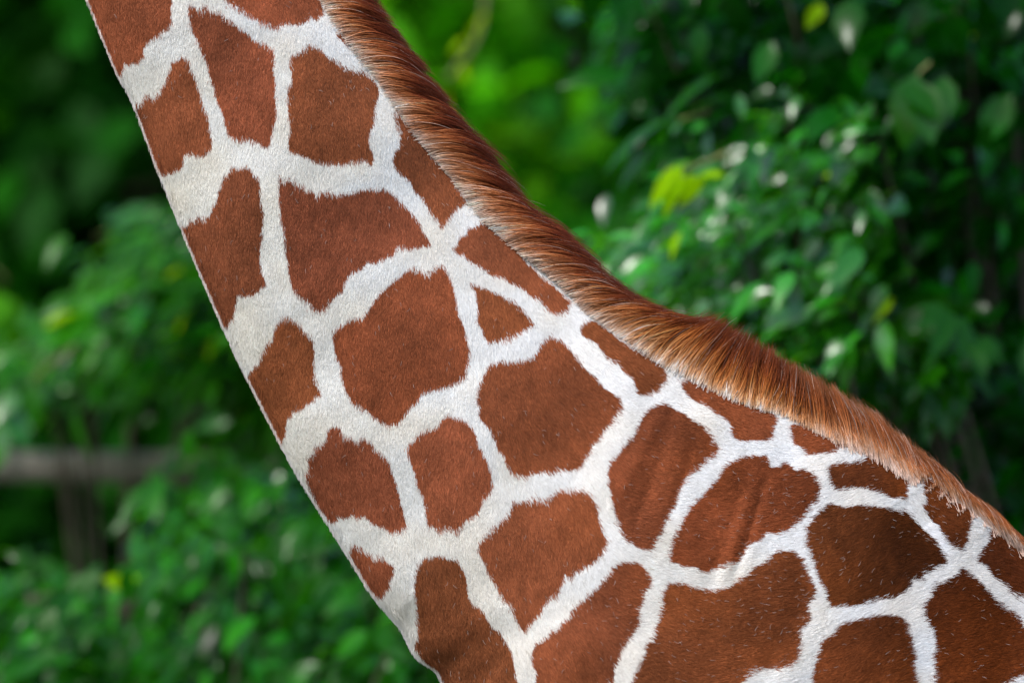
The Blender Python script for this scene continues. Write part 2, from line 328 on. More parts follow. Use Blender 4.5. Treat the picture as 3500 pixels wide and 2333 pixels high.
# the rest of the coat, out beyond the traced area: irregular cells with pale lines between them
_cell = np.random.default_rng(3)
seeds = np.array([(x + _cell.uniform(-110, 110), y + _cell.uniform(-110, 110)) for x in range(-1200, 6600, 330) for y in range(-2900, 5400, 330)])
def far_cells(x, y):
    best = np.full(x.shape, 1e9); sec = np.full(x.shape, 1e9)
    for sx, sy in seeds:
        d = np.hypot(x - sx, y - sy)
        sec = np.where(d < best, best, np.minimum(sec, d)); best = np.minimum(best, d)
    return (sec - best) > 62
GX = np.arange(-1400, 6800, 14.0); GY = np.arange(-3000, 5600, 14.0)
GXX, GYY = np.meshgrid(GX, GY)
GCELL = far_cells(GXX, GYY)

def brown(u, v):
    c = ((u - RX0) / RS).astype(int); r = ((v - RY0) / RS).astype(int)
    inside = (u > -60) & (u < 3640) & (v > -95) & (v < 2420)
    near = FIN[np.clip(r, 0, NH - 1), np.clip(c, 0, NW - 1)]
    gc = np.clip(((u - GX[0]) / 14).astype(int), 0, len(GX) - 1); gr = np.clip(((v - GY[0]) / 14).astype(int), 0, len(GY) - 1)
    return np.where(inside, near, GCELL[gr, gc].astype(np.int16))

# darker pigment inside some patches: (x, y, radius, strength)
DARK = [(3110, 1850, 150, .5), (3060, 1800, 90, .2), (3320, 2060, 260, .35), (3400, 1960, 170, .4), (2900, 1640, 120, .2), (2350, 1480, 70, .35), (2220, 1560, 130, .10),
        (2960, 2050, 230, .25), (1980, 1330, 120, .35), (1850, 1500, 150, .15), (1400, 1200, 200, .10), (2720, 1720, 110, .15),
        (2120, 2120, 110, .18), (2480, 2200, 130, .12), (2990, 2230, 120, .25), (1180, 350, 160, .18), (1420, 560, 160, .25), (830, 250, 120, .12), (1800, 850, 200, .22), (2330, 1230, 150, .2)]

_t = np.random.default_rng(8)
TONE = np.stack([_t.uniform(.90, 1.12, 80)] * 3, -1) * np.stack([_t.uniform(.97, 1.03, 80), _t.uniform(.95, 1.02, 80), _t.uniform(.95, 1.15, 80)], -1)
def coat_colour(u, v, jit=None):
    """pigment of the coat at chart position u, v"""
    n = len(u)
    pid = brown(u, v); b = pid > 0
    tone = TONE[pid]
    n1 = vnoise(u, v, 160, 1); n2 = vnoise(u, v, 34, 2); n3 = vnoise(u, v * 0.5, 11, 3)
    right = np.clip((u - 1500) / 1900, 0, 1)
    br = np.stack([0.300 - 0.110 * right, 0.094 - 0.047 * right, 0.037 - 0.027 * right], -1)
    f = (0.76 + 0.42 * n1 + 0.22 * (n2 - 0.5) + 0.24 * (n3 - 0.5))
    dk = np.ones(n)
    for x, y, r, s in DARK:
        dk *= 1 - s * np.exp(-((u - x) ** 2 + (v - y) ** 2) / (2 * (r * 0.75) ** 2))
    br = br * (f * dk)[:, None] * tone
    # a little more orange where the coat thins over the shoulder
    og = np.clip(vnoise(u, v, 230, 8) - 0.5, 0, 1)[:, None] * right[:, None]
    br = br * (1 + og * np.array([0.25, 0.10, -0.6]))
    left = np.clip((1500 - u) / 1200, 0, 1) * np.clip((v - 100) / 500, 0, 1)
    cream = np.clip(vnoise(u, v, 130, 5) * 1.5 - 0.45, 0, 1)
    wh = np.stack([0.885 - 0.01 * cream, 0.865 - 0.04 * cream - 0.012 * left, 0.83 - 0.085 * cream - 0.05 * left + 0.02 * right], -1)
    wh = wh * (0.97 + 0.06 * (n2 - 0.5) + 0.06 * (n3 - 0.5))[:, None]
    fleck = (vnoise(u, v, 7, 9) > .93) & (vnoise(u, v, 120, 10) > .45)
    wh = wh * np.where(fleck, .72, 1)[:, None] * np.array([1, .985, .95])[None] ** (fleck * 2.0)[:, None]
    return np.where(b[:, None], br, wh), b

# ------------------------------------------------------------------ mane chart: root point -> tip point along the crest
MANE = np.array([
 (-520,-2200,-440,-2260),(-300,-1950,-170,-1950),(400,-1200,560,-1190),(700,-700,880,-690),(1000,-200,1190,-190),(1105,0,1305,25),(1199,150,1425,190),(1308,289,1535,355),(1424,459,1678,510),(1485,530,1745,605),(1580,650,1830,728),
 (1660,750,1930,790),(1750,835,2012,868),(1840,910,2100,962),(1945,1000,2190,1025),(2025,1080,2290,1076),(2100,1130,2370,1106),(2200,1200,2425,1094),(2275,1245,2455,1084),
 (2350,1285,2500,1112),(2475,1345,2550,1150),(2580,1385,2610,1185),(2640,1400,2670,1228),(2750,1450,2725,1258),(2850,1500,2805,1298),(2950,1535,2890,1352),(3050,1590,2985,1408),
 (3134,1640,3085,1492),(3250,1700,3185,1566),(3350,1765,3274,1660),(3430,1820,3370,1722),(3520,1890,3455,1815),(3650,1990,3600,1945)], float)
TAIL = np.array([(3900,2180,3870,2150),(4300,2420,4280,2395),(4800,2640,4790,2620),(5300,2780,5290,2765),(5750,2960,5745,2950),(6000,3300,6000,3290)], float)
ALL_M = np.vstack([MANE, TAIL])
def crest(bx):
    return np.array([np.interp(bx, ALL_M[:, 0], ALL_M[:, i]) for i in range(4)]).T

# ------------------------------------------------------------------ giraffe body: lofted along front points and crest points
# front x, front y, crest root x, half width (m)
ST = np.array([
 (-560,-1900,-500,.085),(-420,-1500,-120,.095),(-150,-1000,400,.105),(130,-430,680,.118),(300,-5,900,.126),(396,232,1040,.131),(462,362,1140,.135),(548,592,1260,.142),(622,775,1370,.148),(724,1018,1510,.155),(820,1232,1650,.163),(908,1408,1790,.172),
 (1003,1590,1930,.182),(1100,1750,2080,.195),(1192,1896,2240,.208),(1280,2036,2400,.222),(1368,2142,2560,.238),(1425,2240,2700,.250),(1497,2300,2850,.265),(1535,2420,3020,.280),
 (1580,2640,3250,.300),(1700,2900,3480,.320),(1950,3150,3750,.335),(2400,3330,4050,.345),(3000,3400,4400,.355),(3700,3400,4800,.36),(4500,3330,5200,.35),(5200,3250,5600,.31),(5600,3330,5850,.22),(5850,3420,5990,.10)], float)
PATH = [(0, 4, 20), (4, 20, 430), (20, len(ST) - 1, 60)]
ts = np.concatenate([np.linspace(a, b, n, endpoint=False) for a, b, n in PATH] + [[len(ST) - 1.0]])
stn = catmull(ST, ts)
cr = crest(stn[:, 2])
frac = np.interp(stn[:, 2], [0, 2900, 3250, 3700, 6000], [0.28, 0.35, 0.75, 0.9, 1.0])[:, None]
crest_pt = cr[:, :2] * (1 - frac) + cr[:, 2:] * frac
front_pt = stn[:, :2]
hw = stn[:, 3]

# skin folds on the shoulder and the throat: x0, y0, x1, y1, width, height (m)
FOLDS = [(2240,1420,2080,1720,26,.007),(2290,1430,2150,1800,30,-.008),(2330,1500,2230,1780,24,.006),(2560,1640,2450,1960,26,.008),(2600,1620,2490,1930,22,-.006),(2520,1660,2400,1980,30,-.005),
         (1350,2080,1420,2010,26,.010),(1400,2160,1470,2180,24,.008),(1690,2240,1600,2420,30,-.009),(1735,2240,1640,2420,28,.006),(1640,2150,1540,2350,40,.006),
         (2880,1530,2800,1600,28,.006),(2700,2050,2560,2330,45,-.007),(3100,1720,3160,2000,110,-.012),(3330,2020,3240,2330,90,.010),(2960,2020,3040,2330,80,.008),(2020,2120,1930,2330,45,.006),(1440,1950,1500,2150,60,.007),
         (1200,900,1000,1500,120,.006),(1500,700,1300,1300,140,.005),(2700,1300,2900,1450,60,.004),(1900,1300,1700,1700,90,-.006)]

def surf(si, v):
    """near side of the body (y < 0) at station index array si (float) and v in [-1, 1] (front..crest)"""
    i = np.clip(np.floor(si).astype(int), 0, len(ts) - 2); f = (si - i)[:, None]
    fr = front_pt[i] * (1 - f) + front_pt[i + 1] * f
    cp = crest_pt[i] * (1 - f) + crest_pt[i + 1] * f
    w = hw[i] * (1 - f[:, 0]) + hw[i + 1] * f[:, 0]
    a = (v[:, None] + 1) / 2
    p = fr * (1 - a) + cp * a
    prof = np.maximum(1 - np.abs(v) ** 2.3, 0) ** 0.52 * (1 - 0.30 * np.clip(v, 0, 1) ** 1.5)
    y = -w * prof
    xx, zz = p[:, 0], p[:, 1]
    d = np.zeros(len(v))
    for x0, y0, x1, y1, wd, hh in FOLDS:
        L = math.hypot(x1 - x0, y1 - y0); ux, uy = (x1 - x0) / L, (y1 - y0) / L
        s = (xx - x0) * ux + (zz - y0) * uy; q = -(xx - x0) * uy + (zz - y0) * ux
        d += 0.33 * hh * np.exp(-(q / wd) ** 2) / (1 + np.exp(-(s / 30))) / (1 + np.exp((s - L) / 30))
    d += 0.020 * (vnoise(xx, zz, 260, 12) - 0.5) + 0.004 * (vnoise(xx, zz, 90, 13) - 0.5)
    y = y - d * np.clip(prof * 3, 0, 1)
    return np.stack([(xx - 1750) * K, y, CAM_Z - (zz - 1166.5) * K], -1)

def chart(P):
    """world point on the body -> coat chart (as seen from where the chart was drawn); both flanks share it"""
    s = (CAM_D - np.abs(P[:, 1])) / CAM_D
    return P[:, 0] / s / K + 1750, 1166.5 - (P[:, 2] - CAM_Z) / s / K

NS = len(ts)
NVN = 250
vv = np.sin(np.linspace(-math.pi / 2, math.pi / 2, NVN)) * 0.35 + np.linspace(-1, 1, NVN) * 0.65
SI, VV = np.meshgrid(np.arange(NS, dtype=float), vv, indexing='ij')
near = surf(np.minimum(SI.ravel(), NS - 1.0001), VV.ravel()).reshape(NS, NVN, 3)
VF = np.linspace(1, -1, 42)[1:-1]
SI2, VV2 = np.meshgrid(np.arange(NS, dtype=float), VF, indexing='ij')
far = surf(np.minimum(SI2.ravel(), NS - 1.0001), VV2.ravel()).reshape(NS, len(VF), 3)
far[..., 1] *= -1
ring = np.concatenate([near, far], 1)
NR = ring.shape[1]
bodyV = [ring.reshape(-1, 3)]
i = (np.arange(NS - 1)[:, None] * NR + np.arange(NR)[None, :])
j = (np.arange(NS - 1)[:, None] * NR + ((np.arange(NR) + 1) % NR)[None, :])
bodyF = [np.stack([i.ravel(), j.ravel(), j.ravel() + NR, i.ravel() + NR], -1)]
u, v = chart(bodyV[0])
bodyC = [coat_colour(u, v)[0]]

def loft(rings, nseg=20, colour=None, caps=True):
    """rings: (centre xyz, radius a, radius b, axis a vec, axis b vec)"""
    Vs = []
    for c, ra, rb, aa, ab in rings:
        th = np.linspace(0, 2 * math.pi, nseg, endpoint=False)
        Vs.append(np.array(c)[None] + np.outer(np.cos(th) * ra, aa) + np.outer(np.sin(th) * rb, ab))
    Vs = np.array(Vs); nr = len(Vs)
    i = (np.arange(nr - 1)[:, None] * nseg + np.arange(nseg)[None, :]).ravel()
    j = (np.arange(nr - 1)[:, None] * nseg + ((np.arange(nseg) + 1) % nseg)[None, :]).ravel()
    return Vs.reshape(-1, 3), np.stack([i, j, j + nseg, i + nseg], -1)

def smooth_rings(ctrl, n):
    ctrl = np.array(ctrl, float)
    return catmull(ctrl, np.linspace(0, len(ctrl) - 1.0001, n))

HEADV = []
def add_body(Vs, Fs):
    off = sum(len(x) for x in bodyV)
    bodyV.append(Vs); bodyF.append(Fs + off)
    u, v = chart(Vs)
    bodyC.append(coat_colour(u, v)[0])
# legs (x, z, half depth, half width) down to the hoof
for side in (-1, 1):
    fl = smooth_rings([(0.60,1.50,.20,.10),(0.52,1.35,.17,.10),(0.45,1.20,.11,.08),(0.43,0.95,.075,.062),(0.43,0.70,.072,.062),(0.44,0.62,.080,.068),(0.43,0.52,.056,.050),(0.43,0.25,.045,.042),(0.43,0.14,.055,.050),(0.41,0.07,.060,.055)], 40)
    Vs, Fs = loft([((x, side * (0.15 if z > 1.3 else 0.19), z), a, b, (1, 0, 0), (0, 1, 0)) for x, z, a, b in fl], 24)
    add_body(Vs, Fs)
    hl = smooth_rings([(2.15,1.60,.26,.15),(2.14,1.35,.22,.14),(2.06,1.10,.15,.10),(2.10,0.85,.085,.065),(2.20,0.70,.072,.058),(2.16,0.58,.055,.05),(2.13,0.28,.045,.042),(2.12,0.14,.055,.050),(2.10,0.07,.060,.055)], 40)
    Vs, Fs = loft([((x, side * 0.19, z), a, b, (1, 0, 0), (0, 1, 0)) for x, z, a, b in hl], 24)
    add_body(Vs, Fs)
# head beyond the top of the frame, looking forward
hd = smooth_rings([(-1.20,4.10,.13,.08),(-1.30,4.20,.14,.095),(-1.42,4.17,.125,.10),(-1.56,4.06,.095,.075),(-1.70,3.95,.070,.055),(-1.80,3.87,.062,.058),(-1.86,3.82,.045,.045),(-1.88,3.80,.01,.01)], 30)
ax = np.array([0.55, 0, 0.83])
Vs, Fs = loft([((x, 0, z), a, b, ax, (0, 1, 0)) for x, z, a, b in hd], 24)
add_body(Vs, Fs)

giraffe = empty('giraffe', (1.2, 0, 0))
tag(giraffe, 'reticulated giraffe with chestnut patches, white lines and a russet mane, neck leaning left', 'giraffe')
bm = np_mesh('body', np.concatenate(bodyV), np.concatenate(bodyF), np.concatenate(bodyC))
body = link('body', bm, giraffe, M_coat)

def small_loft(name, ctrl, mat, n=12, seg=14, cols=None, ab=((1, 0, 0), (0, 1, 0))):
    Vs, Fs = loft([((x, y, z), a, b, *ab) for x, y, z, a, b in smooth_rings(ctrl, n)], seg)
    c = np.tile(np.array(cols if cols is not None else (.3, .3, .3), float), (len(Vs), 1))
    return link(name, np_mesh(name, Vs, Fs, c), giraffe, mat)
for side in (-1, 1):
    small_loft('horn', [(-1.27, side * .05, 4.26, .03, .03), (-1.25, side * .055, 4.36, .022, .022), (-1.235, side * .06, 4.44, .026, .026), (-1.232, side * .06, 4.465, .005, .005)], M_horn)
    small_loft('ear', [(-1.22, side * .09, 4.22, .02, .012), (-1.19, side * .17, 4.25, .045, .016), (-1.17, side * .25, 4.27, .03, .01), (-1.165, side * .29, 4.28, .003, .003)], M_coat, cols=(.5, .42, .34), ab=((0, 0, 1), (1, 0, 0)))
    small_loft('eye', [(-1.45, side * .075, 4.185, .002, .002), (-1.45, side * .085, 4.185, .024, .024), (-1.45, side * .098, 4.185, .02, .02), (-1.45, side * .107, 4.185, .003, .003)], M_horn, ab=((1, 0, 0), (0, 0, 1)))
    for x in (0.41, 2.10):
        small_loft('hoof', [(x, side * (.20 if x < 1 else .19), 0.10, .058, .054), (x - .01, side * (.20 if x < 1 else .19), 0.05, .075, .065), (x - .02, side * (.20 if x < 1 else .19), 0.0, .085, .072), (x - .02, side * (.20 if x < 1 else .19), -0.005, .01, .01)], M_horn)
small_loft('tail', [(2.40, 0, 1.30, .05, .05), (2.50, 0, 1.1, .03, .03), (2.52, 0, .9, .022, .022), (2.52, 0, .75, .03, .03), (2.52, 0, .5, .045, .045), (2.52, 0, .3, .005, .005)], M_horn)

# ------------------------------------------------------------------ short fur as real strands
FLOW = np.array([(400,100,.10,1),(900,100,.05,1),(1400,500,.10,1),(700,900,.03,1),(1200,1000,.03,1),(900,1500,.10,1),(1500,1500,.02,1),(1200,2000,.25,1),(1500,2300,.05,1),(1800,1200,.15,1),(1900,1900,.2,1),
  (2050,1500,.6,.8),(2000,2250,.6,.8),(2250,1450,.95,.3),(2300,1750,.95,.2),(2250,2050,.95,.3),(2250,1200,.5,.8),(2500,1380,.9,.5),(2700,1500,1,.1),(2600,1800,1,.0),(2550,2250,.95,-.1),(2900,1650,.85,-.5),(3000,1900,.75,-.65),(2950,2250,.85,-.45),
  (3200,1750,.70,.70),(3300,1850,.75,-.3),(3350,2100,.95,-.25),(3300,2300,1,-.1),(3500,1950,.85,.5)], float)
FLOW[:, 2:] /= np.linalg.norm(FLOW[:, 2:], axis=1)[:, None]
def flow(u, v):
    dx = np.zeros(len(u)); dy = np.zeros(len(u))
    for x, y, a, b in FLOW:
        w = 1.0 / (((u - x) ** 2 + (v - y) ** 2) / 1e4 + 0.6) ** 1.6
        dx += w * a; dy += w * b
    l = np.hypot(dx, dy) + 1e-9
    return dx / l, dy / l

def add_strands(name, P, R, Cl, parent, mat, point_col=False):
    """P (n,k,3) points, R (n,k) radii, Cl (n,3) or (n,k,3)"""
    n, k = P.shape[:2]
    hc = bpy.data.hair_curves.new(name)
    hc.add_curves([k] * n)
    hc.position_data.foreach_set('vector', np.ascontiguousarray(P, np.float32).ravel())
    if 'radius' not in hc.attributes:
        hc.attributes.new('radius', 'FLOAT', 'POINT')
    hc.attributes['radius'].data.foreach_set('value', np.ascontiguousarray(R, np.float32).ravel())
    a = hc.attributes.new('tint', 'FLOAT_COLOR', 'POINT' if point_col else 'CURVE')
    c4 = np.ones((n * k if point_col else n, 4), np.float32)
    c4[:, :3] = Cl.reshape(-1, 3)
    a.data.foreach_set('color', c4.ravel())
    hc.materials.append(mat)
    return link(name, hc, parent)

# area weights over the near-side grid, in and a little beyond the traced part
n0 = near[:-1, :-1]; n1_ = near[1:, :-1]; n2_ = near[:-1, 1:]
crossv = np.cross(n1_ - n0, n2_ - n0)
area = np.linalg.norm(crossv, axis=-1)
uu, vv_ = chart(n0.reshape(-1, 3))
inn = ((uu > -350) & (uu < 3850) & (vv_ > -320) & (vv_ < 2650)).reshape(area.shape)
wgt = (area * inn).ravel(); wgt /= wgt.sum()

def sample_surface(n):
    idx = RNG.choice(len(wgt), size=n, p=wgt)
    si = idx // (NVN - 1) + RNG.random(n)
    vi = idx % (NVN - 1)
    f = RNG.random(n)
    v = vv[vi] * (1 - f) + vv[vi + 1] * f
    si = np.clip(si, 0, NS - 1.001)
    p = surf(si, v)
    e = 0.02
    i0 = idx // (NVN - 1)
    nrm = crossv.reshape(-1, 3)[idx]
    nrm = nrm / (np.linalg.norm(nrm, axis=1)[:, None] + 1e-12)
    nrm *= np.where(nrm[:, 1] > 0, -1, 1)[:, None]
    return p, nrm, v

def lay_strands(p, nrm, L, lift, jang, droop=0.0):
    n = len(p)
    u, v = chart(p)
    dx, dy = flow(u, v)
    ang = jang * RNG.normal(size=n) + 0.30 * (vnoise(u, v, 26, 21) - 0.5) + 0.2 * (vnoise(u, v, 9, 22) - 0.5)
    ca, sa = np.cos(ang), np.sin(ang)
    dx, dy = dx * ca - dy * sa, dx * sa + dy * ca
    t = np.stack([dx, np.zeros(n), -dy], -1)
    t = t - nrm * (t * nrm).sum(1)[:, None]
    t /= np.linalg.norm(t, axis=1)[:, None] + 1e-9
    tau = np.array([0, .35, .7, 1.0])
    k = len(tau)
    P = p[:, None, :] + t[:, None, :] * (tau[None, :, None] * L[:, None, None]) \
        + nrm[:, None, :] * ((np.sin(tau * 1.6) * 0.9)[None, :, None] * (lift * L)[:, None, None])
    return P, u, v

NF = 780000
p, nrm, vpos = sample_surface(NF)
u, v = chart(p)
js = 0.25 + 1.5 * vnoise(u, v, 75, 61) ** 1.5
jx = RNG.normal(0, 3.0, NF) * js; jy = RNG.normal(0, 5.5, NF) * js
cl, isb = coat_colour(u + jx, v + jy)
rim = (vpos < -0.984)
cl[rim] = cl[rim] * 0.25 + np.array([.84, .80, .76]) * 0.75
right = np.clip((u - 1700) / 1500, 0, 1)
L = RNG.uniform(.0085, .0130, NF) * (1 + 0.35 * right)
lift = RNG.uniform(.05, .16, NF) + RNG.uniform(0, .5, NF) ** 3 * 4 * (vpos < -0.95)
P, _, _ = lay_strands(p, nrm, L, lift, 0.16)
vary = np.exp(RNG.normal(0, 0.17, NF))[:, None]
cl = np.where(isb[:, None], cl * vary * 1.18, np.clip(cl * (1 + 0.06 * RNG.normal(size=(NF, 1))), 0, .9))
rad = np.array([.00041, .00039, .00029, .00008])[None] * RNG.uniform(.8, 1.2, (NF, 1))
fur = add_strands('fur', P, rad, cl, giraffe, M_fur)
tag(fur, kind='stuff')

# shed pale hairs caught on the brown patches
NL = 7000
p, nrm, vpos = sample_surface(NL)
u, v = chart(p)
dens = 0.35 + 0.65 * np.clip((v - 500) / 1200, 0, 1) * vnoise(u, v, 150, 31)
for (cx, cy, r, a) in [(2700, 1750, 90, 2.5), (2640, 2000, 110, 2.2), (2720, 1930, 70, 2.5), (2350, 2200, 90, 1.0), (2060, 2060, 110, 1.5), (3200, 1750, 100, 1.3)]:
    dens = dens + a * np.exp(-((u - cx) ** 2 + (v - cy) ** 2) / (2 * r * r))
keep = (RNG.random(NL) < dens * 0.30) & (brown(u, v) > 0)
p, nrm = p[keep], nrm[keep]
n = len(p)
L = RNG.uniform(.005, .011, n)
P, _, _ = lay_strands(p + nrm * .0028, nrm, L, RNG.uniform(.1, .5, n), 0.6)
P[:, 1:3] += nrm[:, None, :] * 0 + RNG.normal(0, .0008, (n, 1, 3))
loose = add_strands('shed_hair', P, np.tile([.00026, .00028, .00024, .00012], (n, 1)), np.tile([.46, .37, .32], (n, 1)) * RNG.uniform(.6, 1.1, (n, 1)), giraffe, M_fur)
tag(loose, kind='stuff')

# ------------------------------------------------------------------ mane
mt = np.linspace(0, len(MANE) - 1.0001, 400)
mc = catmull(MANE, mt)
# solid crest beneath the hair
Vs = []
prof_y = [(-.9, .052), (-.5, .046), (0, .034), (.35, .024), (.6, .010)]
for k_, row in enumerate(mc):
    bpt, tpt = row[:2], row[2:]
    thin = np.interp(bpt[0], [0, 3000, 3500], [1, 1, .6])
    for fr_, yy in prof_y:
        f_ = 0.10 + 0.5 * (fr_ + .9) / 1.5 * thin
        q = bpt * (1 - f_) + tpt * f_
        Vs.append(((q[0] - 1750) * K, -yy, CAM_Z - (q[1] - 1166.5) * K))
    for fr_, yy in reversed(prof_y):
        f_ = 0.10 + 0.5 * (fr_ + .9) / 1.5 * thin
        q = bpt * (1 - f_) + tpt * f_
        Vs.append(((q[0] - 1750) * K, yy, CAM_Z - (q[1] - 1166.5) * K))
Vs = np.array(Vs); m_ = len(prof_y) * 2
i = (np.arange(len(mc) - 1)[:, None] * m_ + np.arange(m_)[None, :]).ravel()
j = (np.arange(len(mc) - 1)[:, None] * m_ + ((np.arange(m_) + 1) % m_)[None, :]).ravel()
mane = link('mane', np_mesh('mane', Vs, np.stack([i, j, j + m_, i + m_], -1), np.tile([.40, .22, .13], (len(Vs), 1))), giraffe, M_coat)

NM = 85000
tsel = RNG.uniform(2.0, len(MANE) - 1.01, NM)
mc = catmull(MANE, tsel)
bpt, tpt = mc[:, :2], mc[:, 2:]
bx = bpt[:, 0]
lat = RNG.uniform(-0.45, 1, NM)                       # 1 = near side of the crest, 0 = middle
lock = vnoise(bx * 1.0, tsel * 0, 13, 41)             # locks of hair
lock2 = vnoise(bx, tsel * 0, 38, 42)
lock3 = vnoise(bx + bpt[:, 1], lat * 60, 20, 45)
rootf = 0.30 * (1 - np.abs(lat)) + RNG.uniform(-0.05, .05, NM) - np.interp(bx, [900, 1300, 2000, 2800, 3100, 3300, 3600], [.07, .08, .05, .03, .12, .30, .5]) * RNG.uniform(-.4, 1, NM) - np.interp(bx, [2750, 3150, 3600], [.02, .10, .30]) * RNG.exponential(1, NM).clip(0, 2.5)
root2 = bpt * (1 - rootf[:, None]) + tpt * rootf[:, None]
lenf = RNG.beta(7, 1.6, NM) * (0.93 + 0.17 * lock + 0.10 * (lock2 - .5))
lenf *= 1 + 0.13 * (vnoise(bx + 0.5 * bpt[:, 1], tsel * 0 + 3, 7, 47) - .5) + 0.10 * (vnoise(bx, tsel * 0 + 9, 19, 48) - .5)
lenf *= np.where(RNG.random(NM) < 0.25, RNG.uniform(.45, 1, NM), 1) * np.where(RNG.random(NM) < 0.04, 1.08, 1)
along = (lock - 0.5) * 34 + (lock2 - .5) * 40 + RNG.normal(0, 11, NM)
tdir = np.stack([np.gradient(np.interp(np.arange(len(MANE)), np.arange(len(MANE)), MANE[:, 0])), np.gradient(MANE[:, 1])], -1)
td = np.stack([np.interp(tsel, np.arange(len(MANE)), tdir[:, 0]), np.interp(tsel, np.arange(len(MANE)), tdir[:, 1])], -1)
td /= np.linalg.norm(td, axis=1)[:, None]
fly = RNG.random(NM) < 0.035
lenf = np.where(fly, RNG.uniform(.98, 1.16, NM), lenf)
lenf = lenf * np.where(RNG.random(NM) < .3, RNG.uniform(.8, 1.04, NM), 1)
along = np.where(fly, along + RNG.normal(0, 26, NM), along)
tip2 = bpt + (tpt - bpt) * lenf[:, None] + td * along[:, None]
tau = np.linspace(0, 1, 8)
vec = tip2 - root2
perp = np.stack([-vec[:, 1], vec[:, 0]], -1)
bend = np.interp(bx, [0, 1500, 2100, 2400, 2700, 3300], [-.10, -.12, -.12, -.02, .04, .05]) + RNG.normal(0, .035, NM) + 0.10 * (lock3 - .5)
path = root2[:, None] + vec[:, None] * tau[None, :, None] + perp[:, None] * (bend[:, None] * (4 * tau * (1 - tau))[None])[..., None]
# each strand also wavers a little
path += (np.sin(tau[None] * 5 + RNG.uniform(0, 6, (NM, 1))) * RNG.uniform(0, 2.5, (NM, 1)))[..., None] * np.array([.5, .8])[None, None]
yroot = -0.062 * np.sign(lat) * np.abs(lat) ** 0.7
ytip = yroot * 0.25 + RNG.normal(0, .012, NM) - 0.018 * (lock - .5)
bulge = -np.sign(lat) * 0.022 * np.abs(lat)
Y_ = yroot[:, None] * (1 - tau)[None] + ytip[:, None] * tau[None] + bulge[:, None] * (4 * tau * (1 - tau))[None]
# the hair lies over the flank: push each point out to the skin where the body stands proud of it
YG = np.zeros((300, 420)); YC = np.zeros((300, 420))
_p = near.reshape(-1, 3)
_c = ((_p[:, 0] / K + 1750 + 400) / 10).astype(int); _r = ((1166.5 - (_p[:, 2] - CAM_Z) / K + 400) / 10).astype(int)
_k = (_c >= 0) & (_c < 420) & (_r >= 0) & (_r < 300)
np.minimum.at(YG, (_r[_k], _c[_k]), _p[_k, 1])
_cc = ((path[..., 0] + 400) / 10).astype(int).clip(0, 419); _rr = ((path[..., 1] + 400) / 10).astype(int).clip(0, 299)
ysk = YG[_rr, _cc]
out_ = (lat > 0.05)[:, None] & (ysk < -1e-4)
lift_m = .003 + .010 * np.abs(lat)[:, None] * np.sin(tau * 2.4).clip(0, 1)[None]
Y_ = np.where(out_, np.minimum(Y_, ysk - lift_m), Y_)
Y_[:, 1:-1] = (Y_[:, :-2] + 2 * Y_[:, 1:-1] + Y_[:, 2:]) / 4
Pm = np.stack([(path[..., 0] - 1750) * K, Y_, CAM_Z - (path[..., 1] - 1166.5) * K], -1)
# colour from pale root over tan to dark red-brown tip
keysA = np.array([0.0, .12, .28, .45, .62, .8, 1.0])
rampA = np.array([(.82,.63,.52),(.68,.38,.23),(.56,.215,.078),(.42,.125,.040),(.26,.058,.020),(.16,.030,.013),(.20,.050,.022)])
rampB = np.array([(.80,.72,.64),(.66,.40,.22),(.58,.26,.085),(.50,.17,.038),(.31,.080,.016),(.20,.042,.010),(.17,.038,.010)])
rampC = np.array([(.62,.44,.35),(.50,.28,.16),(.46,.19,.075),(.38,.125,.04),(.31,.09,.026),(.27,.075,.02),(.28,.10,.035)])
full = (rootf[:, None] + (lenf - rootf)[:, None] * tau[None])                  # share of the way to the outline
full = full + (-0.42 * (lock - .5) + 0.26 * (lock2 - .5) + 0.14 * (lock3 - .5) + RNG.normal(0, .07, NM))[:, None] * (0.4 + tau)[None]
full = np.clip(full * 1.10 + .05 + .05 * np.clip((bx[:, None] - 1900) / 300, 0, 1), 0, 1)
def rc(ramp): return np.stack([np.interp(full, keysA, ramp[:, c]) for c in range(3)], -1)
wB = np.clip((bx - 1900) / 300, 0, 1)[:, None, None]; wC = np.clip((bx - 2620) / 260, 0, 1)[:, None, None]
Cm = rc(rampA) * (1 - wB) + rc(rampB) * wB
Cm = Cm * (1 - wC) + rc(rampC) * wC
pale = (RNG.random(NM) < 0.05 + 0.10 * (bx > 2900))
Cm[pale] = Cm[pale] * 0.4 + np.array([.55, .42, .34]) * 0.6
Cm *= np.exp(RNG.normal(0, .22, NM))[:, None, None] * (0.66 + 0.66 * lock)[:, None, None]
Cm = np.clip(Cm, 0, .85)
Rm = np.array([.0005, .00052, .0005, .00046, .00042, .00035, .00024, .00007])[None] * RNG.uniform(.7, 1.2, (NM, 1)) * np.where(fly, .45, 1)[:, None]
mh = add_strands('mane_hair', Pm, Rm, Cm, mane, M_mane, point_col=True)
mh.matrix_parent_inverse = Matrix()
mane_off = mane.matrix_parent_inverse
tag(mh, kind='stuff')

# ------------------------------------------------------------------ foliage
def leaflet(L=1.0, W=0.45, fold=0.12, curl=0.15):
    """pointed oval blade along +Y, 10 vertices, 8 triangles as quads + folded midrib"""
    ys = [0, .22, .5, .78, 1.0]; ws = [0.03, .82, 1.0, .55, 0.02]
    V = []
    for y_, w_ in zip(ys, ws):
        z0 = -curl * (y_ ** 2) * L
        V += [(-w_ * W / 2, y_ * L, z0 + fold * w_ * W), (0, y_ * L, z0), (w_ * W / 2, y_ * L, z0 + fold * w_ * W)]
    F = []
    for r in range(4):
        for c in range(2):
            a = r * 3 + c
            F.append((a, a + 1, a + 4, a + 3))
    return np.array(V, float), np.array(F, int)

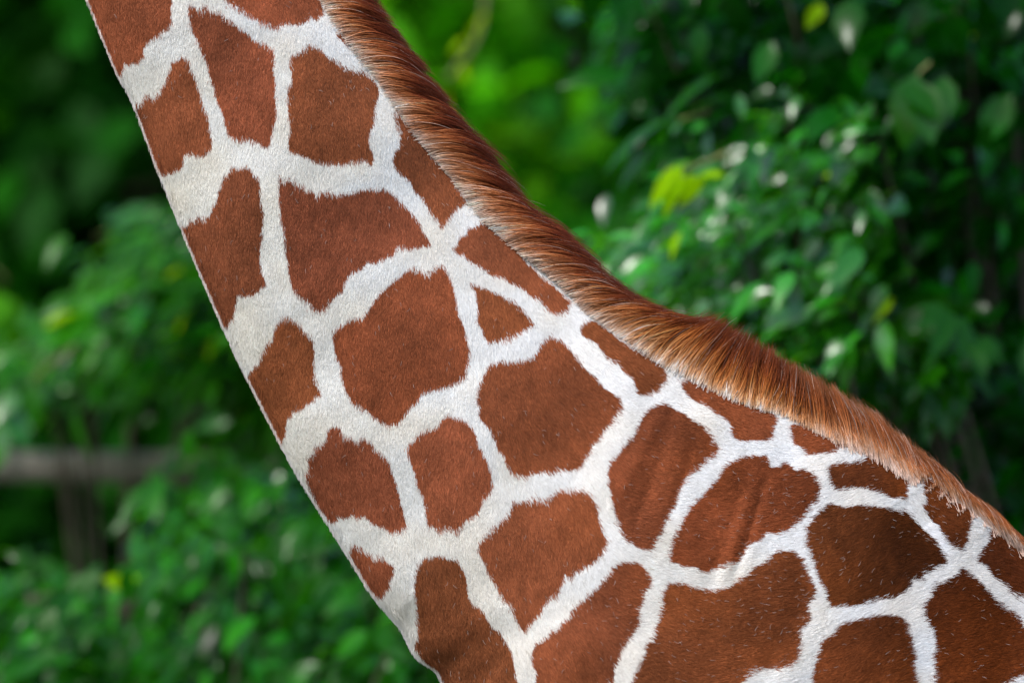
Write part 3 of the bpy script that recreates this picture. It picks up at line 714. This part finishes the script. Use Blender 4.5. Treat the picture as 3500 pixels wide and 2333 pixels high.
def ovate():
    V, F = leaflet(1.0, 0.56, 0.10, 0.18)
    return V, F

def palmate():
    Vs, Fs, off = [], [], 0
    for ang, l, w in [(-78, .60, .26), (-38, .82, .31), (0, 1.0, .36), (38, .82, .31), (78, .60, .26)]:
        V, F = leaflet(l, w, 0.14, 0.22)
        a = math.radians(ang)
        R = np.array([[math.cos(a), math.sin(a), 0], [-math.sin(a), math.cos(a), 0], [0, 0, 1]])
        Vs.append(V @ R.T + np.array([0, 0, -abs(ang) * .0009])); Fs.append(F + off); off += len(V)
    return np.concatenate(Vs), np.concatenate(Fs)

def long_leaf():
    return leaflet(1.0, 0.30, 0.12, 0.25)

def rot_from(nrm, spin_dir):
    """matrices whose Z is nrm and Y is spin_dir made perpendicular"""
    z = nrm / np.linalg.norm(nrm, axis=1)[:, None]
    y = spin_dir - z * (spin_dir * z).sum(1)[:, None]
    y /= np.linalg.norm(y, axis=1)[:, None] + 1e-9
    x = np.cross(y, z)
    return np.stack([x, y, z], -1)

def leaf_frames(pos, face=(0, -0.5, 0.8), spread=0.6, hang=(0, -0.2, -0.8), hspread=0.7, rng=RNG):
    n = len(pos)
    nr = np.array(face)[None] + rng.normal(0, spread, (n, 3))
    hg = np.array(hang)[None] + rng.normal(0, hspread, (n, 3))
    return rot_from(nr, hg)

def leaf_mass(name, pos, size, tpl, mat, parent, face=(0, -0.5, 0.8), spread=0.6, hang=(0, -.2, -.8), hspread=.7, var=0.3, kind=None, hue=0.15, rng=RNG):
    V, F = tpl
    n = len(pos)
    R = leaf_frames(pos, face, spread, hang, hspread, rng=rng)
    W = np.einsum('nij,kj->nki', R, V) * size[:, None, None] + pos[:, None, :]
    FF = (F[None] + (np.arange(n) * len(V))[:, None, None]).reshape(-1, 4)
    b = np.exp(rng.normal(0, var, n))
    c = np.stack([b * (1 + hue * rng.normal(size=n)), b, b * (1 + hue * rng.normal(size=n))], -1)
    c = np.repeat(np.clip(c, 0.1, 2.2), len(V), 0)
    o = link(name, np_mesh(name, W.reshape(-1, 3), FF, c), parent, mat)
    if kind: tag(o, kind=kind)
    return o

def tube(name, pts, r0, r1, mat, parent=None, seg=8, joined=None):
    pts = catmull(np.array(pts, float), np.linspace(0, len(pts) - 1.0001, max(6, 5 * len(pts))))
    n = len(pts); rr = np.linspace(r0, r1, n)
    tg = np.gradient(pts, axis=0); tg /= np.linalg.norm(tg, axis=1)[:, None]
    up = np.array([0, 0, 1.0]) if abs(tg[:, 2]).mean() < .8 else np.array([0, 1.0, 0])
    a = np.cross(tg, up); a /= np.linalg.norm(a, axis=1)[:, None]; b = np.cross(tg, a)
    th = np.linspace(0, 2 * math.pi, seg, endpoint=False)
    V = pts[:, None] + (a[:, None] * np.cos(th)[None, :, None] + b[:, None] * np.sin(th)[None, :, None]) * rr[:, None, None]
    i = (np.arange(n - 1)[:, None] * seg + np.arange(seg)[None]).ravel(); j = (np.arange(n - 1)[:, None] * seg + ((np.arange(seg) + 1) % seg)[None]).ravel()
    F = np.stack([i, j, j + seg, i + seg], -1)
    if joined is not None:
        off = sum(len(x) for x in joined[0]); joined[0].append(V.reshape(-1, 3)); joined[1].append(F + off)
        return None
    return link(name, np_mesh(name, V.reshape(-1, 3), F), parent, mat)

def in_poly(x, y, poly):
    ins = np.zeros(len(x), bool)
    n = len(poly)
    for i in range(n):
        xa, ya = poly[i]; xb, yb = poly[(i + 1) % n]
        if ya == yb: continue
        ins ^= ((ya > y) != (yb > y)) & (x < (xb - xa) * (y - ya) / (yb - ya) + xa)
    return ins

def cluster_points(poly, y0, y1, ncl, per, rad, rng, flat=1.0, ybias=1.0):
    """clumps of leaves inside an outline drawn at depth, y0..y1 behind the giraffe"""
    P = np.array(poly, float)
    out = []
    while len(out) < ncl:
        x = rng.uniform(P[:, 0].min(), P[:, 0].max(), 200); y = rng.uniform(P[:, 1].min(), P[:, 1].max(), 200)
        k = in_poly(x, y, P)
        for a, b in zip(x[k], y[k]):
            out.append(at(a, b, y0 + (y1 - y0) * rng.random() ** ybias))
            if len(out) >= ncl: break
    c = np.array([tuple(q) for q in out])
    cs = np.repeat(c, per, 0)
    return cs + rng.normal(0, rad, cs.shape) * np.array([1, 1, flat]), c

def shrub(name, label, cat, poly, y0, y1, ncl, per, rad, size, seed, mats, n_single=120, tpl=None, group=None, base=None, hang=(0, -.3, -.8), face=(0, -.5, .8), young=0.0, ybias=1.0, spread=.6, stem_mat=None, hspread=.7):
    rng = np.random.default_rng(seed)
    pos, cen = cluster_points(poly, y0, y1, ncl, per, rad, rng, ybias=ybias)
    bx_, by_ = base
    root = empty(name, (bx_, by_, 0))
    tag(root, label, cat, group)
    tpl = tpl or palmate()
    sz = rng.uniform(size[0], size[1], len(pos)) * np.exp(rng.normal(0, .15, len(pos)))
    order = np.argsort(pos[:, 1])                       # nearest to the giraffe first
    seen = order[:n_single * 3]
    pick = rng.permutation(seen)[:n_single]
    rest = np.setdiff1d(np.arange(len(pos)), pick)
    leaf_mass('foliage', pos[rest], sz[rest], tpl, mats[0], root, face=face, spread=spread, hang=hang, hspread=hspread, kind='stuff', rng=rng, var=.55)
    me = np_mesh('leaf', tpl[0], tpl[1], np.ones((len(tpl[0]), 3))); me.materials.append(mats[0])
    meY = None
    R = leaf_frames(pos[pick], face, spread, hang, hspread, rng=rng)
    for q, idx in enumerate(pick):
        use = me
        if rng.random() < young:
            if meY is None:
                meY = me.copy(); meY.materials.clear(); meY.materials.append(M_leaf_young_backlit)
            use = meY
        o = bpy.data.objects.new('leaf', use); COL.objects.link(o); o.parent = root
        M = Matrix(R[q].tolist()).to_4x4() @ Matrix.Scale(float(sz[idx]), 4)
        M.translation = Vector(pos[idx]) - Vector((bx_, by_, 0))
        o.matrix_basis = M
    J = ([], [])
    stems = cen[rng.permutation(len(cen))[:min(26, len(cen))]]
    for c in stems:
        mid = np.array([bx_ * .6 + c[0] * .4, by_ * .6 + c[1] * .4, c[2] * .45 + rng.uniform(-.1, .1)])
        tube('stem', [(bx_ + rng.normal(0, .15), by_ + rng.normal(0, .1), -.05), mid, c], .016, .004, None, joined=J, seg=6)
    o = link('stem', np_mesh('stem', np.concatenate(J[0]), np.concatenate(J[1])), root, stem_mat or M_bark)
    return root, rng

# right-hand creeper: bright bank of leaves reaching left, and the darker wall of leaves behind
OV = ovate(); LL = long_leaf(); PT = leaflet(1.0, 0.42, 0.13, 0.30)
shrub('creeper_shrub', 'glossy green creeper spilling over just behind the withers, pale highlights on its leaves', 'shrub',
      [(2080,1000),(2180,860),(2350,680),(2520,500),(2800,360),(2950,450),(2980,900),(2900,1200),(2700,1300),(2500,1350),(2200,1250)], 2.8, 3.9, 160, 14, .065, (.055, .125), 21,
      (M_leaf_light,), n_single=220, tpl=PT, base=(1.4, 3.6), young=.03, face=(-.25, -.45, .95), hang=(-.8, -.2, -.6), hspread=.4, spread=.45)
shrub('leafy_shrub', 'dark green shrub filling the right edge behind the mane', 'shrub',
      [(2450,-250),(3900,-250),(3900,2200),(3300,2000),(2900,1500),(2800,1000),(2750,500),(2350,350),(2250,100)], 3.4, 5.6, 300, 14, .10, (.08, .17), 22,
      (M_leaf_dark,), n_single=240, tpl=PT, base=(2.6, 4.6), young=.02, face=(-.1, -.4, .9), hang=(-.5, -.1, -.8), hspread=.45)
shrub('broadleaf_shrub', 'broad leaved shrub overhanging at the top right with large oval leaves', 'shrub',
      [(2150,-300),(3700,-300),(3600,450),(3300,480),(3000,400),(2700,400),(2400,480),(2230,350),(2130,100)], 3.2, 4.6, 80, 8, .11, (.08, .15), 23,
      (M_leaf_dark,), n_single=160, tpl=OV, base=(1.6, 4.8), young=.03, face=(-.2, -.6, .6), hang=(-.3, -.1, -1), hspread=.4)
# left-hand shrub: arching sprays and the low bank
shrub('arching_shrub', 'fresh green shrub arching down to the left beside the throat', 'shrub',
      [(-120,1500),(40,1300),(300,1110),(520,880),(640,780),(900,1050),(1150,1450),(900,1480),(760,1400),(700,1250),(500,1150),(330,1200),(220,1300),(60,1400),(-60,1420)], 5.4, 6.8, 110, 14, .075, (.075, .15), 24,
      (M_leaf_spray,), n_single=200, tpl=PT, base=(-1.3, 7.0), young=.05, face=(-.25, -.5, .9), hang=(-.8, -.2, -.6), hspread=.4, spread=.45)
shrub('low_shrub', 'low bank of green leaves at the bottom left under the log fence', 'shrub',
      [(-300,2000),(60,1900),(200,2010),(450,2030),(520,1780),(640,1640),(800,1600),(1100,1620),(1400,1850),(1600,2100),(1900,2700),(-300,2700)], 3.8, 5.8, 215, 13, .07, (.07, .15), 25,
      (M_leaf_soft,), n_single=260, tpl=PT, base=(-.9, 4.3), young=.0, face=(-.15, -.5, .9), hang=(-.4, -.2, -.8), hspread=.5, spread=.5)
shrub('fern_leaved_creeper', 'five fingered creeper leaves hanging lower right, above the withers', 'creeper',
      [(2950,1080),(3250,1080),(3300,1450),(3100,1500),(2950,1300)], 3.0, 3.5, 9, 5, .08, (.11, .15), 26,
      (M_leaf,), n_single=20, tpl=palmate(), base=(1.7, 4.0), young=0.0, face=(-.1, -.7, .7), hang=(-.2, -.1, -1), hspread=.25, spread=.3)

def tree(name, label, poly, y0, y1, ncl, per, rad, size, seed, mat, tpl, base, group=None):
    rng = np.random.default_rng(seed)
    pos, cen = cluster_points(poly, y0, y1, ncl, per, rad, rng)
    root = empty(name, (base[0], base[1], 0)); tag(root, label, 'tree', group)
    sz = rng.uniform(size[0], size[1], len(pos))
    crown = leaf_mass('crown', pos, sz, tpl, mat, root, face=(0, -.4, .8), spread=.7, rng=rng, var=.65)
    top = cen[:, 2].max()
    trunk = tube('trunk', [(base[0], base[1], -.2), (base[0] + .1, base[1], top * .35), (base[0] - .1, base[1] + .1, top * .7), (base[0] + .1, base[1], top * .95)], .22, .06, M_bark, root, seg=12)
    J = ([], [])
    for c in cen[rng.permutation(len(cen))[:24]]:
        z = c[2] * rng.uniform(.45, .8)
        tube('limb', [(base[0], base[1], z), ((base[0] + c[0]) / 2, (base[1] + c[1]) / 2, (z + c[2]) / 2 + .1), c], .05, .012, None, joined=J, seg=6)
    link('limb', np_mesh('limb', np.concatenate(J[0]), np.concatenate(J[1])), root, M_bark)
    return root

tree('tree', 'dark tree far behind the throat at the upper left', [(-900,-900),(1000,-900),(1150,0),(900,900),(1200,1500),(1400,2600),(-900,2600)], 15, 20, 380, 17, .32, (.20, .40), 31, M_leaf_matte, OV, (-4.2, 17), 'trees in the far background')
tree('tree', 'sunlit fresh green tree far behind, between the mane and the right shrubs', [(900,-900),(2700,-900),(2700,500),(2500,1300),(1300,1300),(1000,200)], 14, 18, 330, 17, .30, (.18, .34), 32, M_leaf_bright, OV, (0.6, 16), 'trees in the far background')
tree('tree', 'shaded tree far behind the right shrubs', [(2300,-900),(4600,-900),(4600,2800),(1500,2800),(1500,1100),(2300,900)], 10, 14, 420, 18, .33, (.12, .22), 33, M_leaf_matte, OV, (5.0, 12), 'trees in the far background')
# distant woodland edge closing the view
rng = np.random.default_rng(40)
n = 26000
pos = np.stack([rng.uniform(-16, 16, n), rng.uniform(22, 27, n), rng.uniform(-.1, 11, n)], -1)
wd = leaf_mass('woodland', pos, rng.uniform(.22, .42, n), OV, M_leaf_dark, None, face=(0, -.5, .7), spread=.6, rng=rng, var=.5)
tag(wd, 'dense dark green wood closing the view behind everything', 'wood', kind='stuff')

# pale twig hanging far behind the mane
tw = empty('hanging_twig', tuple(at(1660, 0, 7.0)))
tag(tw, 'pale yellow green twig hanging beside the top of the mane', 'twig')
pts = [at(1680, -260, 7), at(1665, -60, 7), at(1640, 110, 7), at(1590, 190, 7), at(1530, 270, 7)]
tube('stem', pts, .010, .006, M_twig, tw)
rng = np.random.default_rng(50)
tp = np.array([tuple(at(*q, 7.0)) for q in [(1650, 60), (1620, 130), (1600, 180), (1570, 230), (1540, 260), (1640, 95), (1585, 205)]])
leaf_mass('foliage', tp + rng.normal(0, .02, tp.shape), np.full(len(tp), .07), LL, M_leaf_young_backlit, tw, face=(0, -.8, .5), rng=rng, kind='stuff')

# leaf sprays; the young yellow-green ones have backlight put into their colour
def leaf_spray(label, spots, Y, size, seed, mat, tpl, face, hang, parent_name='leaf_spray', stem=None):
    rng = np.random.default_rng(seed)
    c = at(*spots[0], Y)
    root = empty(parent_name, tuple(c)); tag(root, label, 'leaves')
    V, F_ = tpl
    me = np_mesh('leaf', V, F_, np.ones((len(V), 3))); me.materials.append(mat)
    pos = np.array([tuple(at(x, y, Y)) for x, y in spots])
    R = leaf_frames(pos, face, .22, hang, hspread=.25, rng=rng)
    for q in range(len(pos)):
        o = bpy.data.objects.new('leaf', me); COL.objects.link(o); o.parent = root
        M = Matrix(R[q].tolist()).to_4x4() @ Matrix.Scale(size * float(rng.uniform(.8, 1.2)), 4)
        M.translation = Vector(pos[q]) - c
        o.matrix_basis = M
    if stem:
        tube('stem', [at(x, y, Y + .02) for x, y in stem], .005, .003, M_twig, root)
leaf_spray('backlit yellow green leaves above the saddle of the mane', [(2310,565),(2330,565),(2375,590),(2405,590)], 2.7, .125, 61, M_leaf_young_backlit, LL, (0, -1, .1), (-.55, 0, -.9), stem=[(2480,520),(2400,560),(2330,572)])
leaf_spray('yellow green leaves in the top right corner', [(3290,-60),(3350,-70)], 4.2, .14, 62, M_leaf_young_backlit, OV, (0, -1, .2), (-.3, 0, -1), stem=[(3600,-260),(3400,-180),(3250,-150)])
leaf_spray('yellow green leaf cluster low on the left edge', [(440,1995),(470,2000)], 4.0, .085, 63, M_leaf_young_backlit, OV, (0, -1, .4), (-.9, 0, -.2), stem=[(520,1990),(440,2010),(380,2010)])
leaf_spray('large blue green leaves near the right edge', [(3130,250),(3090,280),(3150,280),(3230,260)], 3.0, .17, 64, M_leaf, OV, (0, -1, .55), (0.1, 0, -1), stem=[(3180,215),(3150,240),(3130,270)])
leaf_spray('dark arched leaves above the backlit pair', [(2300,400),(2270,440),(2330,400),(2520,330),(2480,250)], 3.3, .19, 65, M_leaf, LL, (-.3, -.5, .9), (-.5, 0, -.9), stem=[(2420,380),(2330,410),(2280,440)])

leaf_spray('pale green leaves touching the mane where it dips, right of the neck', [(2170,850),(2200,880),(2130,900),(2250,830),(2100,960),(2300,1000),(2220,960)], 3.9, .16, 66, M_leaf, OV, (-.3, -.45, 1), (-.9, 0, -.5), stem=[(2500,700),(2300,800),(2100,930)])
leaf_spray('blurred light green leaves left of the throat', [(560,790),(480,820),(620,850),(560,730)], 8.0, .24, 67, M_leaf_light, OV, (-.2, -.5, 1), (-.9, 0, -.4), stem=[(800,760),(600,740),(330,810)])
leaf_spray('yellow green leaves low at the far left edge', [(20,1380),(60,1340),(10,1460),(110,1300)], 5.2, .15, 68, M_leaf_light, OV, (-.1, -.9, .5), (-.3, 0, -1), stem=[(260,1180),(120,1290),(0,1480)])
leaf_spray('bright leaves far back above the arching shrub', [(0,1000),(-40,1050),(40,1020)], 8.0, .2, 69, M_leaf_bright, OV, (0, -.9, .5), (-.2, 0, -1), stem=[(-200,860),(-60,900),(20,960)])
# leaves added and turned half way between the sun and the camera to glint
HALF = (sdir + Vector((0, -1, 0))).normalized()
def glints(root_name, spots, size, seed):
    rng = np.random.default_rng(seed)
    root = bpy.data.objects[root_name]
    V, F_ = leaflet(1.0, .6, .03, .05)
    me = np_mesh('leaf', V, F_, np.ones((len(V), 3))); me.materials.append(M_leaf)
    for x, y, Y, k_ in spots:
        p = np.array([tuple(at(x, y, Y))])
        R = leaf_frames(p, tuple(HALF), .02 if k_ >= 1.7 else .085, (-.6, -.1, -.7), hspread=.4, rng=rng)[0]
        o = bpy.data.objects.new('leaf', me); COL.objects.link(o); o.parent = root
        M = Matrix(R.tolist()).to_4x4() @ Matrix.Scale(size * k_, 4)
        M.translation = Vector(p[0]) - root.location
        o.matrix_basis = M
glints('creeper_shrub', [(2545,500,3,1.7),(2680,600,3,1),(2640,780,3.1,.8),(2500,735,2.9,1.4),(2545,765,3,.7),(2520,900,3,1.3),(2780,895,3.2,1),(2745,945,3.2,1),(2610,1015,3,1),(2690,1005,3,1),(2640,1085,2.9,1.4),
    (2890,1090,2.9,1.3),(2960,650,3.3,1),(2990,690,3.2,.8),(2950,710,3.3,1),(2590,620,3,.9),(2240,905,3.2,1.2),(2320,870,3.1,1),(2700,560,3.2,1.2),(2400,880,3,1),(2960,1235,3,1.2),(2860,1240,3,1),(2440,640,3,1.2),(2780,450,3.2,1),(2940,430,3.2,.8),(3090,785,3.6,.8),(3010,960,3.4,.8),(2620,690,3,.8)], .045, 91)
glints('low_shrub', [(345,1960,3.3,1.9),(310,1965,3.35,1.7),(195,2080,3.4,1.7),(170,2285,3.8,1.2),(60,1905,4.0,.8),(960,1615,4.4,1.0),(760,2085,4.0,.8),(640,2150,4.0,.8)], .045, 92)

# ------------------------------------------------------------------ log fence behind the low shrub
fence = empty('log_fence', tuple(at(100, 1600, 6.5)[:2]) + (0,))
tag(fence, 'weathered brown log rail fence behind the leaves at the lower left', 'fence')
def fl(x, y): return at(x, y, 6.5)
zA = fl(0, 1580).z
tube('rail', [(-6, 6.5, zA + .02), (-2.6, 6.5, zA), (-1.2, 6.5, zA - .015), (1.2, 6.5, zA - .02), (5, 6.52, zA)], .052, .050, M_wood, fence, seg=16)
zB = fl(0, 1800).z - .28
tube('rail', [(-6, 6.9, zB), (-1.2, 6.9, zB), (5, 6.9, zB)], .04, .04, M_bark, fence, seg=16)
tube('rail', [(-6, 6.5, .9), (-2, 6.5, .92), (5, 6.5, .9)], .05, .05, M_wood, fence, seg=16)
for x in (-4.4, -2.05, .4, 3.0):
    tube('post', [(x, 6.62, -.2), (x, 6.62, 1.0), (x + .02, 6.62, 2.15)], .075, .068, M_wood, fence, seg=14)
